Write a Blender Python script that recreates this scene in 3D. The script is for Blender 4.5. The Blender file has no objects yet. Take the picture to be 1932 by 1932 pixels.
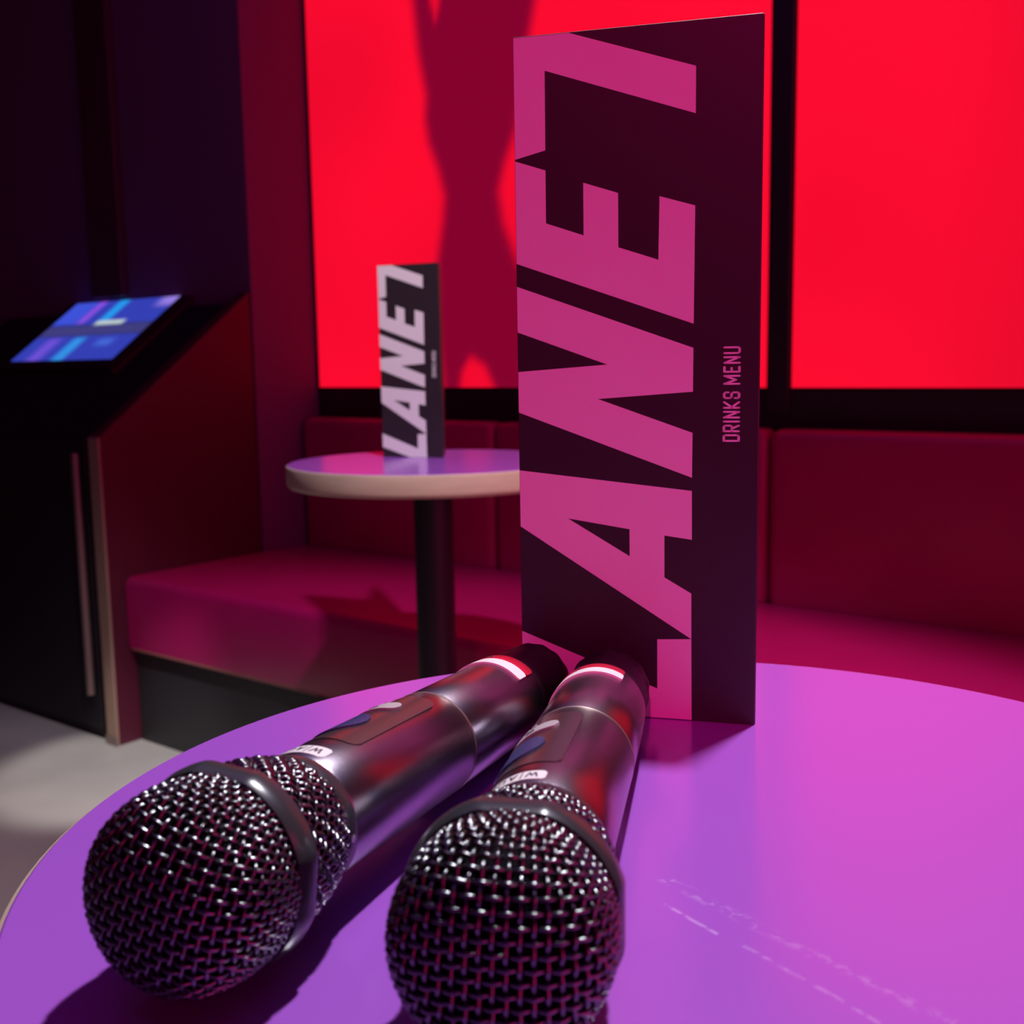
import bpy, bmesh, math, random
from mathutils import Vector, Matrix, noise
R = math.radians
random.seed(7)
S = bpy.context.scene
COL = S.collection

# ------------------------------------------------------------------ camera
FPX, YAW, PITCH, ROLL = 2086.48, 0.659052, 0.134275, -0.0163355
CAM = Vector((0, 0, 0.91))
fw = Vector((-math.sin(YAW) * math.cos(PITCH), math.cos(YAW) * math.cos(PITCH), -math.sin(PITCH)))
r0 = Vector((math.cos(YAW), math.sin(YAW), 0)); u0 = r0.cross(fw)
rt = math.cos(ROLL) * r0 + math.sin(ROLL) * u0
up = -math.sin(ROLL) * r0 + math.cos(ROLL) * u0
cd = bpy.data.cameras.new('camera'); cam = bpy.data.objects.new('camera', cd); COL.objects.link(cam)
m = Matrix((rt, up, -fw)).transposed().to_4x4(); m.translation = CAM; cam.matrix_world = m
cd.sensor_width = 36; cd.lens = 36 * FPX / 1932; cd.clip_start = 0.01; cd.clip_end = 50
cd.dof.use_dof = True; cd.dof.focus_distance = 0.44; cd.dof.aperture_fstop = 17
S.camera = cam

# ------------------------------------------------------------------ world, lamps, exposure
w = bpy.data.worlds.new('world'); S.world = w; w.use_nodes = True
w.node_tree.nodes['Background'].inputs[0].default_value = (0.42, 0.13, 0.72, 1)
w.node_tree.nodes['Background'].inputs[1].default_value = 0.055

def lamp(name, kind, loc, target, power, color, **kw):
    d = bpy.data.lights.new(name, kind); d.energy = power; d.color = color
    for k, v in kw.items(): setattr(d, k, v)
    o = bpy.data.objects.new(name, d); COL.objects.link(o); o.location = loc
    o.rotation_euler = (Vector(target) - Vector(loc)).to_track_quat('-Z', 'Y').to_euler()
    return o
# ceiling spot above the middle of the booth, between the two tables
lamp('ceiling_spot', 'SPOT', (-0.205, 0.684, 2.2), (-0.95, 0.62, 0), 104, (0.98, 0.95, 1.0),
     spot_size=R(80), spot_blend=0.32, shadow_soft_size=0.032)
# ceiling spot aimed at the floor in front of the console
lamp('floor_spot', 'SPOT', (-1.2, 0.5, 2.6), (-2.2, 1.34, 0), 260, (1.0, 0.95, 0.9),
     spot_size=R(12.5), spot_blend=0.55, shadow_soft_size=0.03)
# added red fill from the right side; no screens stand there
lamp('red_side_fill', 'AREA', (2.95, 0.0, 1.30), (-0.2, 0.0, 1.0), 38, (1.0, 0.02, 0.26),
     shape='RECTANGLE', size=4.0, size_y=2.0)
# added dim violet fill from above to lift the walls; no real fitting
lamp('violet_top_fill', 'AREA', (-0.8, 0.6, 2.7), (-0.8, 0.6, 0), 6, (0.55, 0.12, 1.0), shape='RECTANGLE', size=3.5, size_y=2.4)
# narrow red fill added behind the camera to brighten the upright menu
lamp('menu_red_fill', 'SPOT', (0.9, -1.7, 2.6), (-0.25, 0.44, 1.01), 145, (1.0, 0.010, 0.24),
     spot_size=R(12.5), spot_blend=0.45, shadow_soft_size=0.05)
S.view_settings.view_transform = 'Standard'; S.view_settings.look = 'None'
S.view_settings.exposure = 0; S.view_settings.gamma = 1; S.view_settings.use_curve_mapping = False

# ------------------------------------------------------------------ helpers
def px(p):
    d = rt * ((p[0] - 966) / FPX) - up * ((p[1] - 966) / FPX) + fw
    return d
def srgb(r, g, b):
    f = lambda c: (c / 255 / 12.92) if c / 255 <= .04045 else ((c / 255 + .055) / 1.055) ** 2.4
    return (f(r), f(g), f(b))

def mat(name, color, rough=.5, metal=0., bump=0., bscale=200., var=0., vscale=20., spec=.5, coat=0., stretch=None, ior=1.5):
    m = bpy.data.materials.new(name); m.use_nodes = True
    nt = m.node_tree; b = nt.nodes['Principled BSDF']
    b.inputs['Base Color'].default_value = (*color, 1); b.inputs['Roughness'].default_value = rough
    b.inputs['Metallic'].default_value = metal; b.inputs['IOR'].default_value = ior
    b.inputs['Specular IOR Level'].default_value = spec; b.inputs['Coat Weight'].default_value = coat
    tc = nt.nodes.new('ShaderNodeTexCoord'); mp = nt.nodes.new('ShaderNodeMapping')
    nt.links.new(tc.outputs['Object'], mp.inputs[0])
    if stretch: mp.inputs['Scale'].default_value = stretch
    if var:
        n = nt.nodes.new('ShaderNodeTexNoise'); n.inputs['Scale'].default_value = vscale; n.inputs['Detail'].default_value = 6
        nt.links.new(mp.outputs[0], n.inputs['Vector'])
        mx = nt.nodes.new('ShaderNodeMix'); mx.data_type = 'RGBA'
        mx.inputs['A'].default_value = (*[c * (1 - var) for c in color], 1)
        mx.inputs['B'].default_value = (*[min(1, c * (1 + var)) for c in color], 1)
        nt.links.new(n.outputs['Fac'], mx.inputs['Factor']); nt.links.new(mx.outputs['Result'], b.inputs['Base Color'])
    if bump:
        n2 = nt.nodes.new('ShaderNodeTexNoise'); n2.inputs['Scale'].default_value = bscale; n2.inputs['Detail'].default_value = 3
        nt.links.new(mp.outputs[0], n2.inputs['Vector'])
        bp = nt.nodes.new('ShaderNodeBump'); bp.inputs['Strength'].default_value = bump; bp.inputs['Distance'].default_value = .001
        nt.links.new(n2.outputs['Fac'], bp.inputs['Height']); nt.links.new(bp.outputs['Normal'], b.inputs['Normal'])
    return m

def picture_mat(name, strength):
    m = bpy.data.materials.new(name); m.use_nodes = True; nt = m.node_tree
    b = nt.nodes['Principled BSDF']; b.inputs['Base Color'].default_value = (.01, .01, .01, 1); b.inputs['Roughness'].default_value = .4
    a = nt.nodes.new('ShaderNodeAttribute'); a.attribute_name = 'picture'
    nt.links.new(a.outputs['Color'], b.inputs['Emission Color']); b.inputs['Emission Strength'].default_value = strength
    return m

def obj(name, bm, material, parent=None, smooth=None):
    me = bpy.data.meshes.new(name); bmesh.ops.recalc_face_normals(bm, faces=bm.faces[:]); bm.to_mesh(me); bm.free()
    me.materials.append(material)
    if smooth is not None:
        for p in me.polygons: p.use_smooth = True
        me.set_sharp_from_angle(angle=R(smooth))
    o = bpy.data.objects.new(name, me); COL.objects.link(o)
    if parent: o.parent = parent
    return o
def tag(o, label, cat, group=None):
    o['label'] = label; o['category'] = cat
    if group: o['group'] = group
    return o
def thing(name, label, cat, loc=(0, 0, 0), group=None):
    o = bpy.data.objects.new(name, None); COL.objects.link(o); o.location = loc; o.empty_display_size = .05
    return tag(o, label, cat, group)
def struct(name, bm, material, label=None):
    o = obj(name, bm, material); o['kind'] = 'structure'
    if label: o['label'] = label
    return o
def copy_tree(o, parent=None):
    c = o.copy(); COL.objects.link(c)
    if parent: c.parent = parent
    for ch in list(o.children): copy_tree(ch, c)
    return c

def box(bm, x0, x1, y0, y1, z0, z1, bevel=0., seg=2):
    vs = [bm.verts.new((x, y, z)) for x in (x0, x1) for y in (y0, y1) for z in (z0, z1)]
    fs = [bm.faces.new([vs[i] for i in f]) for f in ((0, 1, 3, 2), (4, 6, 7, 5), (0, 4, 5, 1), (2, 3, 7, 6), (0, 2, 6, 4), (1, 5, 7, 3))]
    if bevel:
        es = list({e for f in fs for e in f.edges})
        bmesh.ops.bevel(bm, geom=es, offset=bevel, segments=seg, profile=.5, affect='EDGES')
def BX(*a, **k):
    bm = bmesh.new(); box(bm, *a, **k); return bm
def prism_x(bm, pts, x0, x1, bevel=0.):
    a = [bm.verts.new((x0, y, z)) for y, z in pts]; b = [bm.verts.new((x1, y, z)) for y, z in pts]
    n = len(pts); fs = [bm.faces.new(a), bm.faces.new(b[::-1])]
    for i in range(n): fs.append(bm.faces.new((a[i], b[i], b[(i + 1) % n], a[(i + 1) % n])))
    if bevel: bmesh.ops.bevel(bm, geom=list({e for f in fs for e in f.edges}), offset=bevel, segments=2, profile=.5, affect='EDGES')
def lathe(bm, prof, n=64, axis='Z', rfun=None, close=True):
    """prof: list of (t, r) along the axis"""
    rings = []
    for t, r in prof:
        ring = []
        for i in range(n):
            a = 2 * math.pi * i / n; rr = r * (rfun(a, t) if rfun else 1)
            x, y = rr * math.sin(a), rr * math.cos(a)
            ring.append(bm.verts.new((x, y, t) if axis == 'Z' else (x, t, y)))
        rings.append(ring)
    for A, B in zip(rings, rings[1:]):
        for i in range(n): bm.faces.new((A[i], A[(i + 1) % n], B[(i + 1) % n], B[i]))
    if close:
        if prof[0][1] > 1e-6: bm.faces.new(rings[0])
        if prof[-1][1] > 1e-6: bm.faces.new(rings[-1][::-1])
def tube(bm, pts, r, n=6, cap=True):
    prev = None; N = len(pts); nrm = None
    for i, p in enumerate(pts):
        t = (pts[min(i + 1, N - 1)] - pts[max(i - 1, 0)]).normalized()
        if nrm is None:
            nrm = t.orthogonal().normalized()
        nrm = (nrm - t * nrm.dot(t)).normalized(); bi = t.cross(nrm)
        ring = [bm.verts.new(p + r * (math.cos(2 * math.pi * k / n) * nrm + math.sin(2 * math.pi * k / n) * bi)) for k in range(n)]
        if prev:
            for k in range(n): bm.faces.new((prev[k], prev[(k + 1) % n], ring[(k + 1) % n], ring[k]))
        elif cap: bm.faces.new(ring[::-1])
        prev = ring
    if cap: bm.faces.new(prev)

# stroke lettering: polylines on a cell of the given width and height 1
GL = {
 'D': (.50, [[(0, 0), (0, 1), (.40, 1), (.50, .9), (.50, .1), (.40, 0), (0, 0)]]),
 'R': (.50, [[(0, 0), (0, 1), (.40, 1), (.50, .9), (.50, .56), (.40, .46), (0, .46)], [(.24, .46), (.50, 0)]]),
 'I': (.0, [[(0, 0), (0, 1)]]),
 'N': (.50, [[(0, 0), (0, 1), (.50, 0), (.50, 1)]]),
 'K': (.50, [[(0, 0), (0, 1)], [(.50, 1), (.06, .48), (.50, 0)], [(0, .48), (.06, .48)]]),
 'S': (.50, [[(.50, .72), (.50, .9), (.40, 1), (.10, 1), (0, .9), (0, .62), (.10, .52), (.40, .5), (.50, .4), (.50, .1), (.40, 0), (.10, 0), (0, .1), (0, .28)]]),
 'M': (.70, [[(0, 0), (0, 1), (.35, .22), (.70, 1), (.70, 0)]]),
 'E': (.42, [[(.42, 1), (0, 1), (0, 0), (.42, 0)], [(0, .52), (.34, .52)]]),
 'U': (.50, [[(0, 1), (0, .1), (.10, 0), (.40, 0), (.50, .1), (.50, 1)]]),
 'W': (.90, [[(0, 1), (.22, .05), (.45, .8), (.68, .05), (.90, 1)]]),
 'A': (.60, [[(0, 0), (.30, 1), (.60, 0)], [(.1, .3), (.5, .3)]]),
 'O': (.60, [[(.1, 0), (.5, 0), (.6, .12), (.6, .88), (.5, 1), (.1, 1), (0, .88), (0, .12), (.1, 0)]]),
 'V': (.60, [[(0, 1), (.30, 0), (.60, 1)]]),
}
def lettering(bm, text, place, half, gap=.36, space=.4, seg=1):
    """place(x, y) -> Vector; strokes of half-width half in cell units"""
    x = 0
    for ch in text:
        if ch == ' ': x += space; continue
        wd, polys = GL[ch]
        for P in polys:
            for (a, b) in zip(P, P[1:]):
                A, B = Vector((a[0] + x, a[1])), Vector((b[0] + x, b[1])); d = (B - A).normalized(); n = Vector((-d.y, d.x)) * half
                A = A - d * half * .25; B = B + d * half * .25
                for q in range(seg):
                    p0, p1 = A.lerp(B, q / seg), A.lerp(B, (q + 1) / seg)
                    bm.faces.new([bm.verts.new(place(*v)) for v in (p0 + n, p0 - n, p1 - n, p1 + n)])
            for a in P:
                c = Vector((a[0] + x, a[1]))
                bm.faces.new([bm.verts.new(place(c.x + half * math.cos(t * math.pi / 4), c.y + half * math.sin(t * math.pi / 4))) for t in range(8)])
        x += wd + gap
    return x - gap

# ------------------------------------------------------------------ materials
M_wall = mat('dark_wall_paint', (.15, .05, .14), .7, bump=.2, bscale=60)
M_ceil = mat('black_ceiling', (.012, .01, .012), .9)
M_floor = mat('grey_concrete', (.36, .345, .33), .45, var=.35, vscale=3.2, bump=.15, bscale=40)
M_bezel = mat('black_bezel', (.02, .012, .016), .45)
M_leather = mat('burgundy_leatherette', (.46, .006, .125), .30, bump=.25, bscale=420, var=.12, vscale=9)
M_piping = mat('burgundy_piping', (.30, .10, .09), .45)
M_plinth = mat('black_plinth', (.018, .018, .022), .5)
M_black = mat('black_laminate', (.012, .010, .014), .5, spec=.3)
M_panel = mat('dark_red_panel', (.075, .006, .022), .5)
M_edgewood = mat('raw_panel_edge', (.30, .20, .145), .55, var=.25, vscale=14, stretch=(1, 1, .15))
M_handle = mat('brushed_handle', (.26, .20, .18), .38, metal=.6)
M_lilac = None
M_wood = mat('beech_edge_band', (.62, .46, .35), .45, var=.18, vscale=18, stretch=(1, 1, 9), bump=.05, bscale=120)
M_pole = mat('black_powder_coat', (.016, .014, .02), .42, bump=.2, bscale=600)
M_card = mat('black_card', (.030, .018, .026), .42)
M_print = mat('white_print', (.84, .74, .80), .45)
M_wire = mat('grille_wire', (.20, .205, .22), .21, metal=1.)
M_foam = mat('black_foam', (.006, .005, .008), .95, spec=.1, bump=.6, bscale=900)
M_ring = mat('satin_black_ring', (.055, .055, .065), .26, metal=.35, spec=.8)
M_body = mat('gunmetal_lacquer', (.36, .32, .38), .27, metal=1., bump=.07, bscale=2600)
M_cap = mat('matte_black_cap', (.018, .016, .02), .5)
M_panelplate = mat('smoked_plate', (.20, .19, .20), .30, metal=.9)
M_button = mat('grey_button', (.42, .40, .43), .4)
M_display = mat('blue_black_display', (.020, .050, .17), .22, bump=.4, bscale=1500, spec=.8)
M_white = mat('white_plastic', (.88, .86, .88), .3)
M_red = mat('red_plastic', (.62, .018, .06), .3)
M_ink = mat('dark_ink', (.05, .03, .06), .6)
M_led = mat('clear_lens', (.7, .7, .72), .1, metal=.5)
M_screen = picture_mat('red_screen_picture', 1.35)
M_touch = picture_mat('touchscreen_picture', 1.0)

def table_material():
    m = mat('lilac_laminate', (.37, .135, .66), .30, bump=.03, bscale=300, ior=2.6)
    nt = m.node_tree; b = nt.nodes['Principled BSDF']; L = nt.links.new
    tc = nt.nodes.new('ShaderNodeTexCoord')
    def math_(op, a, bb=None, clamp=False):
        n = nt.nodes.new('ShaderNodeMath'); n.operation = op; n.use_clamp = clamp
        for i, v in enumerate((a, bb)):
            if v is None: continue
            if isinstance(v, (int, float)): n.inputs[i].default_value = v
            else: L(v, n.inputs[i])
        return n.outputs[0]
    nz = nt.nodes.new('ShaderNodeTexNoise'); nz.inputs['Scale'].default_value = 260; nz.inputs['Detail'].default_value = 5
    L(tc.outputs['Object'], nz.inputs['Vector'])
    wob = nt.nodes.new('ShaderNodeTexNoise'); wob.inputs['Scale'].default_value = 30; L(tc.outputs['Object'], wob.inputs['Vector'])
    total = None
    for (x0, y0, x1, y1, wd, st, th) in SCRATCH:
        dx, dy = x1 - x0, y1 - y0; ln = math.hypot(dx, dy); an = math.atan2(dy, dx)
        mp = nt.nodes.new('ShaderNodeMapping'); mp.vector_type = 'TEXTURE'
        mp.inputs['Location'].default_value = (x0, y0, 0); mp.inputs['Rotation'].default_value = (0, 0, an)
        L(tc.outputs['Object'], mp.inputs[0]); sx = nt.nodes.new('ShaderNodeSeparateXYZ'); L(mp.outputs[0], sx.inputs[0])
        yy = math_('ADD', sx.outputs['Y'], math_('MULTIPLY', math_('SUBTRACT', wob.outputs['Fac'], .5), .004))
        line = math_('SUBTRACT', 1, math_('DIVIDE', math_('ABSOLUTE', yy), wd), True)
        ins = math_('MULTIPLY', math_('GREATER_THAN', sx.outputs['X'], 0), math_('LESS_THAN', sx.outputs['X'], ln))
        brk = math_('MULTIPLY', math_('SUBTRACT', nz.outputs['Fac'], th), 9, True)
        v = math_('MULTIPLY', math_('MULTIPLY', math_('MULTIPLY', line, ins), brk), st)
        total = v if total is None else math_('MAXIMUM', total, v)
    # a few scuffed specks
    vo = nt.nodes.new('ShaderNodeTexVoronoi'); vo.inputs['Scale'].default_value = 26; L(tc.outputs['Object'], vo.inputs['Vector'])
    sp = math_('MULTIPLY', math_('LESS_THAN', vo.outputs['Distance'], .022), .55)
    total = math_('MAXIMUM', total, sp)
    mx = nt.nodes.new('ShaderNodeMix'); mx.data_type = 'RGBA'
    big = nt.nodes.new('ShaderNodeTexNoise'); big.inputs['Scale'].default_value = 7; big.inputs['Detail'].default_value = 4
    L(tc.outputs['Object'], big.inputs['Vector'])
    rr = math_('ADD', math_('MULTIPLY', big.outputs['Fac'],   .06), .17); L(rr, b.inputs['Roughness'])
    mx.inputs['A'].default_value = (*LILAC, 1); mx.inputs['B'].default_value = (.72, .48, .92, 1)
    L(total, mx.inputs['Factor']); L(mx.outputs['Result'], b.inputs['Base Color'])
    return m

# ------------------------------------------------------------------ room shell
struct('floor', BX(-5, 3.2, -3.2, 2.4, -.1, 0), M_floor)
struct('ceiling', BX(-5, 3.2, -3.2, 2.4, 2.75, 2.85), M_ceil)
struct('wall_back', BX(-2.35, 3.2, 2.19, 2.3, 0, 2.75), M_wall)
struct('wall_left', BX(-5, -2.352, 1.93, 2.3, 0, 2.75), M_wall)
struct('wall_far_left', BX(-5.1, -5, -3.2, 2.3, 0, 2.75), M_wall)
struct('wall_right', BX(3.1, 3.2, -3.2, 2.3, 0, 2.75), M_wall)
struct('wall_front', BX(-5, 3.2, -3.3, -3.2, 0, 2.75), M_wall)
struct('trim_1', BX(-3.06, -2.90, 1.905, 1.929, 1.12, 2.75, bevel=.003), mat('trim_paint', (.06, .018, .03), .5))
struct('trim_2', BX(-.988, -.940, 2.140, 2.189, .80, 2.75, bevel=.003), M_bezel)
struct('trim_3', BX(-2.35, 3.1, 2.150, 2.189, .765, .846, bevel=.002), M_bezel)

# ------------------------------------------------------------------ red video screens
SY = 2.15
def at_y(p, y):
    d = px(p); return CAM + d * (y / d.y)
def sd_poly(x, y, P):
    d = 1e9; inside = False; n = len(P); j = n - 1
    for i in range(n):
        ax, ay = P[j]; bx, by = P[i]; ex, ey = bx - ax, by - ay; wx, wy = x - ax, y - ay
        t = max(0, min(1, (wx * ex + wy * ey) / (ex * ex + ey * ey + 1e-12)))
        d = min(d, (wx - ex * t) ** 2 + (wy - ey * t) ** 2)
        if (ay > y) != (by > y) and x < (bx - ax) * (y - ay) / (by - ay) + ax: inside = not inside
        j = i
    return -math.sqrt(d) if inside else math.sqrt(d)
def plane_pts(L):
    return [(q.x, q.z) for q in (at_y(p, SY) for p in L)]
# the dark dancing figure shown on the left screen, in metres on the screen plane
FIG = plane_pts([(770, -60), (778, 0), (788, 100), (803, 180), (801, 225), (808, 270), (826, 320), (838, 370), (835, 420), (824, 500),
                 (826, 620), (838, 745), (1060, 745), (1055, 640), (1010, 560), (975, 490), (950, 420), (941, 360), (952, 310), (975, 240), (990, 120), (1010, 0), (1030, -60)])
FIG2 = plane_pts([(866, 745), (872, 700), (888, 672), (915, 690), (938, 745)])
FIG3 = plane_pts([(808, -60), (811, 0), (822, 42), (829, 0), (832, -60)])
def sm(d, s):
    t = max(0, min(1, .5 - d / (2 * s))); return t * t * (3 - 2 * t)
def screen(x0, x1, label, fig, loc):
    t = thing('video_screen', label, 'screen', loc, 'red video screens above the bench')
    bm = bmesh.new(); z0, z1 = .850, 2.02; nx = int((x1 - x0) / .0125); nz = 94
    cl = bm.loops.layers.float_color.new('picture'); g = []
    for i in range(nx + 1):
        row = []
        for k in range(nz + 1):
            x, z = x0 + (x1 - x0) * i / nx, z0 + (z1 - z0) * k / nz
            v = bm.verts.new((x - loc[0], SY - loc[1], z - loc[2])); row.append((v, x, z))
        g.append(row)
    def colr(x, z):
        n = noise.noise(Vector((x * 2.3, z * 2.1, 3.1))) * .5 + .5
        c = Vector((.80 - .18 * (1 - n), .0028 - .001 * (1 - n), .022 - .004 * (1 - n)))
        if fig:
            if z < 1.95:
                s = sm(sd_poly(x, z, FIG), .022)
                s *= 1 - .9 * sm(sd_poly(x, z, FIG2), .016); s *= 1 - .8 * sm(sd_poly(x, z, FIG3), .012)
                c = c.lerp(Vector((.17, .0004, .0185)), s)
        else:
            c *= 1 - .16 * max(0, min(1, (x + .65) / .25))
        return (c.x, c.y, c.z, 1)
    cache = {}
    for i in range(nx):
        for k in range(nz):
            q = (g[i][k], g[i + 1][k], g[i + 1][k + 1], g[i][k + 1])
            f = bm.faces.new([a[0] for a in q])
            for lp, a in zip(f.loops, q):
                key = (round(a[1], 5), round(a[2], 5))
                if key not in cache: cache[key] = colr(a[1], a[2])
                lp[cl] = cache[key]
    obj('picture_panel', bm, M_screen, t)
    ox, oy, oz = loc
    bm = bmesh.new(); box(bm, x0 - ox, x1 - ox, SY + .001 - oy, 2.189 - oy, z0 - oz, z1 - oz); obj('housing', bm, M_bezel, t)
    b = .0025
    bm = bmesh.new()
    for a in ((x0 - b, x0, z0 - b, z1 + b), (x1, x1 + b - .0005, z0 - b, z1 + b), (x0, x1, z0 - b, z0), (x0, x1, z1, z1 + b)):
        box(bm, a[0] - ox, a[1] - ox, SY - .003 - oy, SY + .02 - oy, a[2] - oz, a[3] - oz)
    obj('bezel', bm, M_bezel, t)
screen(-2.345 + .003, -.991, 'left glowing red video screen with a dark figure silhouette on it', True, (-1.67, 2.189, .85))
screen(-.937, .47, 'right glowing plain red video screen behind the tall drinks menu', False, (-.23, 2.189, .85))

# ------------------------------------------------------------------ bench along the back wall
bench = thing('banquette_bench', 'long burgundy upholstered wall bench below the red screens', 'bench', (-1, 1.8, 0))
bx, by = -1, 1.8
seams = [-2.348, -1.665, -.955, -.22, .52]
for a, b in zip(seams, seams[1:]):
    rr = .022; fr = [(1.502 - by + rr - rr * math.sin(R(q)), .412 - rr + rr * math.cos(R(q))) for q in range(0, 91, 15)]
    lo = [(1.502 - by + .010 - .010 * math.cos(R(q)), .232 + .010 - .010 * math.sin(R(q))) for q in range(0, 91, 30)]
    bm = bmesh.new(); prism_x(bm, fr + lo + [(2.075 - by, .232), (2.075 - by, .412)], a + .0004 - bx, b - .0004 - bx); obj('seat_cushion', bm, M_leather, bench, 40)
    bm = bmesh.new()
    tube(bm, [Vector((a + .012 - bx, 1.5075 - by, .236)), Vector((b - .012 - bx, 1.5075 - by, .236))], .0055, 8); obj('piping', bm, M_piping, bench, 40)
    bm = BX(a + .002 - bx, b - .002 - bx, 2.076 - by, 2.148 - by, .395, .768, bevel=.022, seg=4); obj('backrest_cushion', bm, M_leather, bench, 40)
obj('plinth', BX(-2.348 - bx, .52 - bx, 1.522 - by, 2.14 - by, .0, .231), M_plinth, bench)

# ------------------------------------------------------------------ karaoke console
kx, ky = -2.9, 1.7
con = thing('karaoke_console', 'dark sloping console with a lit touchscreen at the left end of the bench', 'console', (kx, ky, 0))
def pr(pts, x0, x1, bevel=0.):
    bm = bmesh.new(); prism_x(bm, [(y - ky, z) for y, z in pts], x0 - kx, x1 - kx, bevel); return bm
sl = (1.0945 - .7626) / (1.9087 - 1.4746)
zs = lambda y: .7626 + sl * (y - 1.4746)
obj('cabinet', pr([(1.475, .0), (1.475, zs(1.475) - .014), (1.905, zs(1.905) - .014), (1.905, 0)], -3.55, -2.3965, .002), M_black, con)
sidep = obj('side_panel', pr([(1.462, .0), (1.462, zs(1.462)), (1.922, zs(1.922)), (1.928, 0)], -2.395, -2.352, .0015), M_panel, con)
obj('panel_edging', pr([(1.456, .001), (1.456, zs(1.456)), (1.4618, zs(1.4618)), (1.4618, .001)], -2.395, -2.352, .001), M_edgewood, sidep)
obj('foot_plate', BX(-2.397 - kx, -2.350 - kx, 1.452 - ky, 1.4555 - ky, .0, .022, bevel=.0008), M_handle, sidep)
door = obj('cabinet_door', BX(-3.2 - kx, -2.415 - kx, 1.458 - ky, 1.474 - ky, .03, .745, bevel=.002), M_black, con)
bm = bmesh.new()
hp = [Vector((-2.4405 - kx, 1.448 - ky, z)) for z in (.118, .122, .3, .5, .70, .712)]
tube(bm, hp, .010, 12); obj('door_handle', bm, M_handle, door, 40)
# touchscreen lying on the slope
def slope_pt(x, y, off): 
    n = Vector((0, -sl, 1)).normalized(); return Vector((x - kx, y - ky, zs(y) - .014)) + n * off
def at_slope(p):
    d = px(p); n = Vector((0, -sl, 1)).normalized(); P0 = Vector((0, 1.4746, .7626 - .002))
    return CAM + d * ((P0 - CAM).dot(n) / d.dot(n))
c = [at_slope(p) for p in ((28, 680), (220, 675), (335, 555), (150, 560))]
sx0, sx1 = (c[0].x + c[3].x) / 2 + .016, (c[1].x + c[2].x) / 2 + .008; sy0, sy1 = (c[0].y + c[1].y) / 2, (c[2].y + c[3].y) / 2
def sbox(x0, x1, y0, y1, o0, o1):
    bm = bmesh.new(); v = [bm.verts.new(slope_pt(x, y, o)) for o in (o0, o1) for x, y in ((x0, y0), (x1, y0), (x1, y1), (x0, y1))]
    for f in ((0, 3, 2, 1), (4, 5, 6, 7), (0, 1, 5, 4), (1, 2, 6, 5), (2, 3, 7, 6), (3, 0, 4, 7)): bm.faces.new([v[i] for i in f])
    return bm
ts = obj('touchscreen', sbox(sx0 - .03, sx1 + .03, sy0 - .03, sy1 + .02, .0005, .0110), M_bezel, con)
def ui(u, v):
    c = Vector(srgb(46, 50, 128))
    mix = lambda c, rgb, a: c.lerp(Vector(srgb(*rgb)), max(0, min(1, a)))
    band = lambda x, c0, wd, s: sm(abs(x - c0) - wd, s)
    if v > .56 or v < .36:
        c = mix(c, (52, 66, 190), .8)
    top = sm(.58 - v, .04); bot = sm(v - .34, .04)
    c = mix(c, (62, 84, 220), .9 * top * sm(u - .24, .05))
    c = mix(c, (140, 80, 225), top * band(u, .27 + .02 * v, .035, .03))
    c = mix(c, (35, 155, 240), top * band(u, .50, .045, .03))
    c = mix(c, (150, 125, 225), sm(.80 - v, .06) * sm(.86 - u, .06))
    c = mix(c, (190, 205, 205), band(v, .57, .035, .015) * band(u, .585, .135, .02))
    c = mix(c, (70, 66, 125), band(v, .46, .07, .04) * .7)
    c = mix(c, (110, 80, 215), bot * band(u, .22, .06, .06))
    c = mix(c, (50, 145, 230), bot * band(u, .47, .055, .035))
    c = mix(c, (70, 105, 215), band(v, .26, .05, .05) * band(u, .75, .07, .05))
    return (*c, 1)
bm = bmesh.new(); cl = bm.loops.layers.float_color.new('picture'); N = 64
for i in range(N):
    for k in range(N):
        q = [(i / N, k / N), ((i + 1) / N, k / N), ((i + 1) / N, (k + 1) / N), (i / N, (k + 1) / N)]
        f = bm.faces.new([bm.verts.new(slope_pt(sx0 + (sx1 - sx0) * a, sy0 + (sy1 - sy0) * b, .0114)) for a, b in q])
        for lp, a in zip(f.loops, q): lp[cl] = ui(*a)
bmesh.ops.remove_doubles(bm, verts=bm.verts[:], dist=1e-6)
obj('display', bm, M_touch, ts)
obj('side_rail', sbox(sx1 + .045, sx1 + .062, sy0 - .04, sy1 + .02, .0005, .008), mat('rail_red', (.05, .012, .02), .4), con)

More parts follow.
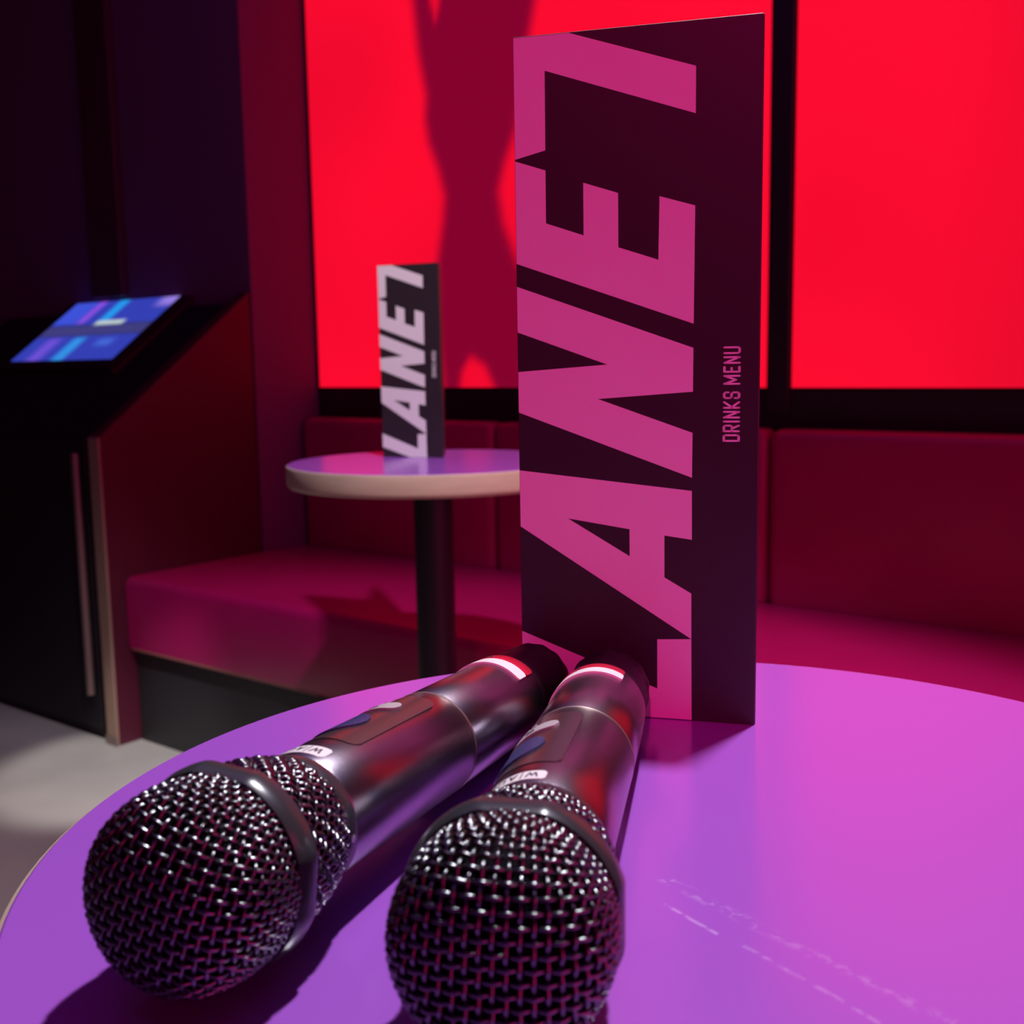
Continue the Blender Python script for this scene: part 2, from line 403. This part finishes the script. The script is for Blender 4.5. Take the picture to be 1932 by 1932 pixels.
# ------------------------------------------------------------------ round tables
TT = .75
LILAC = (.38, .100, .62)
def table_xy(p):
    d = px(p); return CAM + d * ((TT - CAM.z) / d.z)
NEAR = (-.1715, .3235, .2229, .750); FAR = (-1.1211, 1.2512, .2184, .7644)
def seg(p, q, wd, st, th):
    a, b = table_xy(p), table_xy(q); return (a.x - NEAR[0], a.y - NEAR[1], b.x - NEAR[0], b.y - NEAR[1], wd, st, th)
SCRATCH = [seg((1245, 1652), (1440, 1755), .0034, .38, .50), seg((1250, 1706), (1352, 1764), .0010, .55, .40), seg((1400, 1785), (1660, 1932), .0012, .30, .43),
           seg((1420, 1745), (1800, 1932), .0030, .22, .48), seg((1060, 1690), (1130, 1720), .0006, .3, .5)]
M_lilac = table_material()
def round_table(cx, cy, rad, TT, label):
    t = thing('bar_table', label, 'table', (cx, cy, 0), 'round bar tables')
    th = .0325
    bm = bmesh.new(); lathe(bm, [(TT - .0025, rad - .0022), (TT - .0006, rad - .0022), (TT, rad - .0030)], 160); obj('tabletop', bm, M_lilac, t, 30)
    bm = bmesh.new(); lathe(bm, [(TT - th, rad - .004), (TT - th + .003, rad - .0008), (TT - th + .006, rad), (TT - .004, rad), (TT - .0016, rad - .0006), (TT - .0006, rad - .0022), (TT - .003, rad - .0024), (TT - .003, rad - .01)], 160)
    obj('edge_band', bm, M_wood, t, 40)
    bm = bmesh.new(); lathe(bm, [(TT - th - .006, .11), (TT - th, .11)], 48); obj('mounting_plate', bm, M_pole, t, 30)
    bm = bmesh.new(); lathe(bm, [(.03, .030), (TT - th - .006, .030)], 48); obj('column', bm, M_pole, t, 30)
    bm = bmesh.new(); lathe(bm, [(0, .20), (.008, .20), (.014, .195), (.024, .05), (.034, .034)], 64); obj('base', bm, M_pole, t, 30)
    return t
round_table(*NEAR, 'near lilac round table carrying the two microphones and the big drinks menu')
round_table(*FAR, 'small wood-edged round table in front of the bench, farther away')

# ------------------------------------------------------------------ drinks menus
MW, MH = .1055, .2986
BRp = Vector((-.2050, .4367, TT)); UD = Vector((-.92846, -.37144, 0))         # from the fold at the right towards the left edge
NRM = Vector((.37144, -.92846, 0))
def card(p):
    d = px(p); s = (BRp - CAM).dot(NRM) / d.dot(NRM); q = CAM + d * s - BRp
    return (max(0.0004, min(MW - .0002, q.dot(UD))), max(.0004, min(MH - .0004, q.z)))
def cp(L):
    K = 3.71538; return [card((950 + x / K, oy + y / K)) for x, y, oy in L]
a0, a1, a2 = 0, 480, 880
LET = [
 [(60, 272, a0), (440, 220, a0), (460, 232, a0), (1352, 465, a0), (1350, 797, a0), (292, 500, a0), (297, 1057, a0), (80, 1124, a0)],
 [(80, 1135, a0), (298, 1198, a0), (302, 1568, a0), (565, 1652, a0), (562, 1283, a0), (806, 1355, a0), (808, 1735, a0), (1088, 1822, a0), (1096, 1377, a0), (1346, 1442, a0), (1335, 486, a1), (80, 69, a1)],
 [(85, 229, a1), (1333, 655, a1), (1330, 962, a1), (664, 1013, a1), (1327, 1250, a1), (1323, 1564, a1), (95, 1108, a1), (90, 825, a1), (730, 772, a1), (90, 548, a1)],
 [(100, 26, a2), (1322, 170, a2), (1322, 512, a2), (1130, 482, a2), (1130, 775, a2), (1318, 888, a2), (1318, 1207, a2), (105, 417, a2)],
 [(115, 1148, a2), (1080, 1552, a2), (1080, 1208, a2), (1318, 1207, a2), (1320, 1850, a2), (850, 1850, a2), (115, 1462, a2)]]
HOLE = [(455, 362, a2), (886, 438, a2), (887, 627, a2)]
from mathutils.geometry import tessellate_polygon
def menu(loc, ang, open_ang, label):
    # local frame: x runs from the fold to the free edge of the front leaf, -y... the front faces +n
    t = thing('drinks_menu', label, 'menu', loc, 'folded drinks menus')
    t.rotation_euler = (0, 0, ang)
    th = .0009
    bm = BX(0, MW, 0, th, 0, MH, bevel=.0002, seg=1); front = obj('front_leaf', bm, M_card, t)
    bm = BX(0.0004, MW, -th, 0, 0, MH, bevel=.0002, seg=1); back = obj('back_leaf', bm, M_card, t); back.rotation_euler = (0, 0, -open_ang)
    bm = bmesh.new()
    polys = [[cp(P)] for P in LET]; polys[3].append(cp(HOLE))
    for loops in polys:
        flat = [p for lp in loops for p in lp]; vs = [bm.verts.new((u, th + .00012, z)) for u, z in flat]
        for tri in tessellate_polygon([[Vector((u, z, 0)) for u, z in lp] for lp in loops]):
            try: bm.faces.new([vs[i] for i in tri])
            except ValueError: pass
    lo = obj('logo_lettering', bm, M_print, front); lo['label'] = 'big white slanted lettering printed up the cover'
    bm = bmesh.new()
    u0, zb = card((1394.0, 831.5)); u1, zt = card((1396.5, 655.0)); ut, _ = card((1366.8, 742)); ub, _ = card((1394.9, 742))
    tot = lettering(bmesh.new(), 'DRINKS MENU', lambda x, y: Vector((0, 0, 0)), .085)
    k = (zt - zb) / tot; hgt = ut - ub
    lettering(bm, 'DRINKS MENU', lambda x, y: Vector((ub + y * hgt, th + .00014, zb + x * k)), .085)
    ti = obj('title_lettering', bm, M_print, front); ti['label'] = 'small white DRINKS MENU lettering'
    return t
def zrot(xdir): return math.atan2(xdir[1], xdir[0])
# with x = UD the card's +y axis must be the face normal: (-UD.y, UD.x)
menu((BRp.x, BRp.y, TT), zrot(UD), R(52), 'tall black drinks menu standing on the near table behind the microphones')
menu((-1.1375, 1.2953, FAR[3]), zrot((-.965, -.262)), R(66), 'smaller looking drinks menu standing on the farther round table')

# ------------------------------------------------------------------ microphones
# local frame: +y runs from the collar to the tail, z up, x to the right
def P3(r, s, phi): return Vector((r * math.sin(phi), s, r * math.cos(phi)))
GP = [(-0.0605, 0), (-0.0604, .006), (-0.0598, .0118), (-0.0582, .0170), (-0.0553, .0212), (-0.0510, .0242), (-0.0450, .0257), (-0.0395, .0261), (-0.0340, .0257), (-0.0288, .0252)]
def catmull(P, n=14):
    out = []
    for i in range(len(P) - 1):
        p0 = P[i - 1] if i else (P[1][0], -P[1][1]); p1, p2 = P[i], P[i + 1]; p3 = P[min(i + 2, len(P) - 1)]
        for k in range(n):
            t = k / n
            out.append(tuple(.5 * (2 * b + (c - a) * t + (2 * a - 5 * b + 4 * c - d) * t * t + (3 * b - a - 3 * c + d) * t ** 3) for a, b, c, d in zip(p0, p1, p2, p3)))
    out.append(P[-1]); return out
prof = catmull(GP); arc = [0]
for a, b in zip(prof, prof[1:]): arc.append(arc[-1] + math.hypot(b[0] - a[0], b[1] - a[1]))
ARC = arc[-1]
def gsurf(l):
    l = max(0, min(ARC, l)); lo, hi = 0, len(arc) - 1
    while hi - lo > 1:
        md = (lo + hi) // 2
        if arc[md] <= l: lo = md
        else: hi = md
    t = (l - arc[lo]) / max(1e-9, arc[hi] - arc[lo]); a, b = prof[lo], prof[hi]
    tx, ty = b[0] - a[0], b[1] - a[1]; ln = math.hypot(tx, ty)
    return a[0] + (b[0] - a[0]) * t, a[1] + (b[1] - a[1]) * t, -ty / ln, tx / ln     # s, r, normal (s, r)
def gpoint(u, v, off):
    l = math.hypot(u, v); phi = math.atan2(u, v); s, r, ns, nr = gsurf(l)
    return P3(max(0, r + nr * off), s + ns * off, phi)
PITCHW, WR, AMP = .00300, .00058, .00053
def weave():
    bm = bmesh.new(); n = int(ARC / PITCHW)
    for fam in (0, 1):
        for i in range(-n, n + 1):
            c = (i + .5) * PITCHW
            if abs(c) >= ARC: continue
            half = math.sqrt(ARC * ARC - c * c); st = PITCHW / 4; k = int(half / st); run = []
            for j in range(-k, k + 1):
                t = j * st; ph = math.cos(math.pi * (t / PITCHW - .5)) * (1 if (i % 2 == 0) else -1) * (1 if fam == 0 else -1)
                u, v = (c, t) if fam == 0 else (t, c)
                run.append(gpoint(u, v, AMP * ph))
            if len(run) > 3: tube(bm, run, WR, 6, cap=False)
    return bm
def rear_weave():
    bm = bmesh.new(); s0, s1, ra, rb = -.0245, .0008, .0246, .0206
    n = 38; ds = s1 - s0; turn = ds / .0225
    for fam in (1, -1):
        for i in range(n):
            run = []; st = 44
            for j in range(st + 1):
                q = j / st; phi = 2 * math.pi * i / n + fam * q * turn
                cross = (2 * q * turn) / (2 * math.pi / n)
                off = AMP * math.cos(math.pi * cross) * fam * (1 if True else 0)
                r = ra + (rb - ra) * q + .0012 * math.sin(math.pi * q)
                run.append(P3(r + off * (1 if i % 2 == 0 else -1), s0 + ds * q, phi))
            tube(bm, run, WR, 6, cap=False)
    return bm
def patch(bm, f0, f1, phi0, phi1, r, th, n=28):
    """raised plate on the barrel between s=f0(u) and s=f1(u), u in 0..1 over the angle"""
    top, low = [], []
    rr = r if callable(r) else (lambda s: r)
    for i in range(n + 1):
        u = i / n; ph = phi0 + (phi1 - phi0) * u; a, b = f0(u), f1(u)
        m_ = 6; top.append([bm.verts.new(P3(rr(a + (b - a) * k / m_) + th, a + (b - a) * k / m_, ph)) for k in range(m_ + 1)])
        low.append([bm.verts.new(P3(rr(s) - .0004, s, ph)) for s in (a, b)])
    for i in range(n):
        for k in range(6): bm.faces.new((top[i][k], top[i + 1][k], top[i + 1][k + 1], top[i][k + 1]))
        bm.faces.new((low[i][0], low[i + 1][0], top[i + 1][0], top[i][0])); bm.faces.new((top[i][6], top[i + 1][6], low[i + 1][1], low[i][1]))
    for i in (0, n):
        bm.faces.new([low[i][0]] + top[i] + [low[i][1]])
def rrect(s0, s1, w, c):
    """rounded rectangle limits; w = arc width, c = corner radius"""
    def e(u):
        d = min(u, 1 - u) * w
        return 0 if d >= c else c - math.sqrt(max(0, c * c - (c - d) ** 2))
    return (lambda u: s0 + e(u)), (lambda u: s1 - e(u))
def oval(s0, s1):
    m_, h = (s0 + s1) / 2, (s1 - s0) / 2
    return (lambda u: m_ - max(.0002, h * math.sqrt(max(0, 1 - (2 * u - 1) ** 2)))), (lambda u: m_ + max(.0002, h * math.sqrt(max(0, 1 - (2 * u - 1) ** 2))))
def rbody(s):
    pts = [(.007, .0198), (.090, .0193), (.146, .0187), (.192, .0172)]
    for (a, ra), (b, rb) in zip(pts, pts[1:]):
        if s <= b: return ra + (rb - ra) * (s - a) / (b - a)
    return .018
def make_mic():
    t = thing('microphone', '', 'microphone', (0, 0, 0), 'wireless microphones on the near table')
    bm = bmesh.new(); lathe(bm, [(s + .0009 * 0, max(0, r - .0013)) for s, r in [(a + .0013, b) for a, b in prof[::4]]], 64, 'Y', close=False)
    obj('foam_lining', bm, M_foam, t, 60)
    bm = weave(); g = obj('head_grille', bm, M_wire, t, 80)
    def flats(a, tt):
        d = (a + math.pi / 4) % (math.pi / 2) - math.pi / 4; h = R(17)      # four short flats on a round ring
        return math.cos(h) / math.cos(d) if abs(d) < h else 1
    bm = bmesh.new(); lathe(bm, [(-0.0305, .0250), (-0.0320, .0264), (-0.0322, .0270), (-0.0310, .0277), (-0.0288, .0281), (-0.0260, .0281), (-0.0245, .0277), (-0.0238, .0270), (-0.0242, .0238), (-0.0280, .0238), (-0.0305, .0250)], 180, 'Y', rfun=flats, close=False)
    ring = obj('grip_ring', bm, M_ring, t, 24); ring.rotation_euler = (0, R(-10), 0)
    obj('neck_grille', rear_weave(), M_wire, t, 80)
    bm = bmesh.new(); lathe(bm, [(-.0255, .0232), (-.012, .0224), (.002, .0193)], 64, 'Y'); obj('neck_lining', bm, M_foam, t, 60)
    bm = bmesh.new(); lathe(bm, [(-.0004, .0185), (-.0004, .0201), (.0004, .0206), (.0050, .0205), (.0064, .0202), (.0070, .0197), (.0070, .0185)], 96, 'Y'); obj('collar', bm, M_ring, t, 35)
    bm = bmesh.new()
    lathe(bm, [(.0070, .0180), (.0071, .0195), (.0078, .0199), (.03, .01966), (.0888, .01931), (.0894, .0189), (.0902, .0189), (.0908, .01929), (.12, .0190), (.146, .0187), (.1580, .0183)], 96, 'Y')
    body = obj('body', bm, M_body, t, 35)
    bm = bmesh.new(); lathe(bm, [(.001, .0017), (.0016, .0015), (.0018, .0008)], 16); sc = obj('set_screw', bm, M_led, body, 40)
    sc.rotation_euler = (0, R(78), 0); sc.location = P3(.0188, .0035, R(78))
    bm = bmesh.new(); lathe(bm, [(.0893, .0188), (.0893, .01922), (.0896, .01945), (.0900, .01945), (.0903, .01922), (.0903, .0188)], 96, 'Y', close=False); obj('seam_ring', bm, M_handle, body, 35)
    bm = bmesh.new()
    lathe(bm, [(.1580, .0181), (.1582, .0183), (.178, .0176), (.1870, .0172), (.1880, .0175), (.1927, .0175), (.1937, .0170), (.1940, .0156), (.1925, .0150)], 96, 'Y',
          rfun=lambda a, s: 1 + (.012 * math.cos(14 * a) if s > .1875 else 0)); obj('tail_cap', bm, M_cap, t, 35)
    # control plate
    p0, p1 = R(-88), R(10); bm = bmesh.new(); patch(bm, *rrect(.0255, .0815, .0335, .0035), p0, p1, rbody, .00035, 40)
    plate = obj('control_plate', bm, M_panelplate, body, 35)
    bm = bmesh.new(); patch(bm, *rrect(.0610, .0690, .0225, .0038), R(-70), R(-8), rbody, .0012, 30); bt = obj('button', bm, M_button, plate, 35)
    bm = bmesh.new(); patch(bm, *rrect(.0635, .0660, .004, .0010), R(-42), R(-32), rbody, .00135, 8); obj('button_mark', bm, M_ink, bt)
    bm = bmesh.new(); patch(bm, *oval(.0345, .0555), R(-74), R(-12), rbody, .0010, 40); obj('display_window', bm, M_display, plate, 50)
    for ph, s in ((-46, .0735), (-38, .0740)):
        bm = bmesh.new(); patch(bm, *oval(s - .0010, s + .0010), R(ph - 3), R(ph + 3), rbody, .0010, 10); obj('indicator_light', bm, M_led, plate, 50)
    # logo label, its writing reads from the tail end
    bm = bmesh.new(); patch(bm, *rrect(.0098, .0170, .0285, .0014), R(-80), R(4), rbody, .00025, 34); lab = obj('logo_label', bm, M_white, body, 35)
    lab['label'] = 'small white label with dark lettering'
    bm = bmesh.new(); hh = .0036
    def place(x, y):        # x grows towards -phi, y (letter up) towards the head
        ph = R(-3) - x * hh / .0201; s = .0152 - y * hh
        return P3(rbody(s) + .00035, s, ph)
    lettering(bm, 'W', place, .075, seg=2)
    lettering(bm, 'AUDIO', lambda x, y: place(x + 1.75, y), .075, gap=.42, seg=2)
    bm.faces.new([bm.verts.new(place(x, y)) for x, y in ((1.26, -.3), (1.36, -.3), (1.36, 1.3), (1.26, 1.3))])
    obj('logo_lettering', bm, M_ink, lab)
    # colour band near the tail
    bm = bmesh.new(); patch(bm, *rrect(.1420, .1500, .0436, .0008), R(-100), R(32), rbody, .0009, 40); ba = obj('colour_band', bm, M_white, body, 35)
    ba['label'] = 'glossy white strip of the band'
    bm = bmesh.new(); patch(bm, *rrect(.1501, .1575, .0436, .0012), R(-100), R(32), rbody, .0009, 40); rb = obj('red_strip', bm, M_red, ba, 35)
    bm = bmesh.new()
    lettering(bm, 'V', lambda x, y: P3(rbody(.155) + .0012, .1555 - y * .004, R(-22) - x * .0035 / .019), .09, gap=.5); obj('band_lettering', bm, M_ink, rb)
    return t
mic = make_mic()
def put(o, C0, T0, roll):
    C0, T0 = Vector(C0), Vector(T0); a = (T0 - C0).normalized(); sd = a.cross(Vector((0, 0, 1))).normalized(); u_ = sd.cross(a)
    sd2 = sd * math.cos(roll) - u_ * math.sin(roll); u2 = sd * math.sin(roll) + u_ * math.cos(roll)
    M = Matrix((sd2, a, u2)).transposed().to_4x4(); M.translation = C0; o.matrix_world = M
put(mic, (-.2391, .1995, .7775), (-.2900, .3930, .7676), R(14))
mic['label'] = 'left of the two dark microphones, its mesh head nearest the table rim'
mic2 = copy_tree(mic)
put(mic2, (-.1680, .2238, .7775), (-.2565, .4000, .7676), R(0))
[c for c in mic2.children if c.name.startswith('grip_ring')][0].rotation_euler = (0, R(0), 0)
mic2['label'] = 'right of the two dark microphones, its mesh head at the bottom centre'
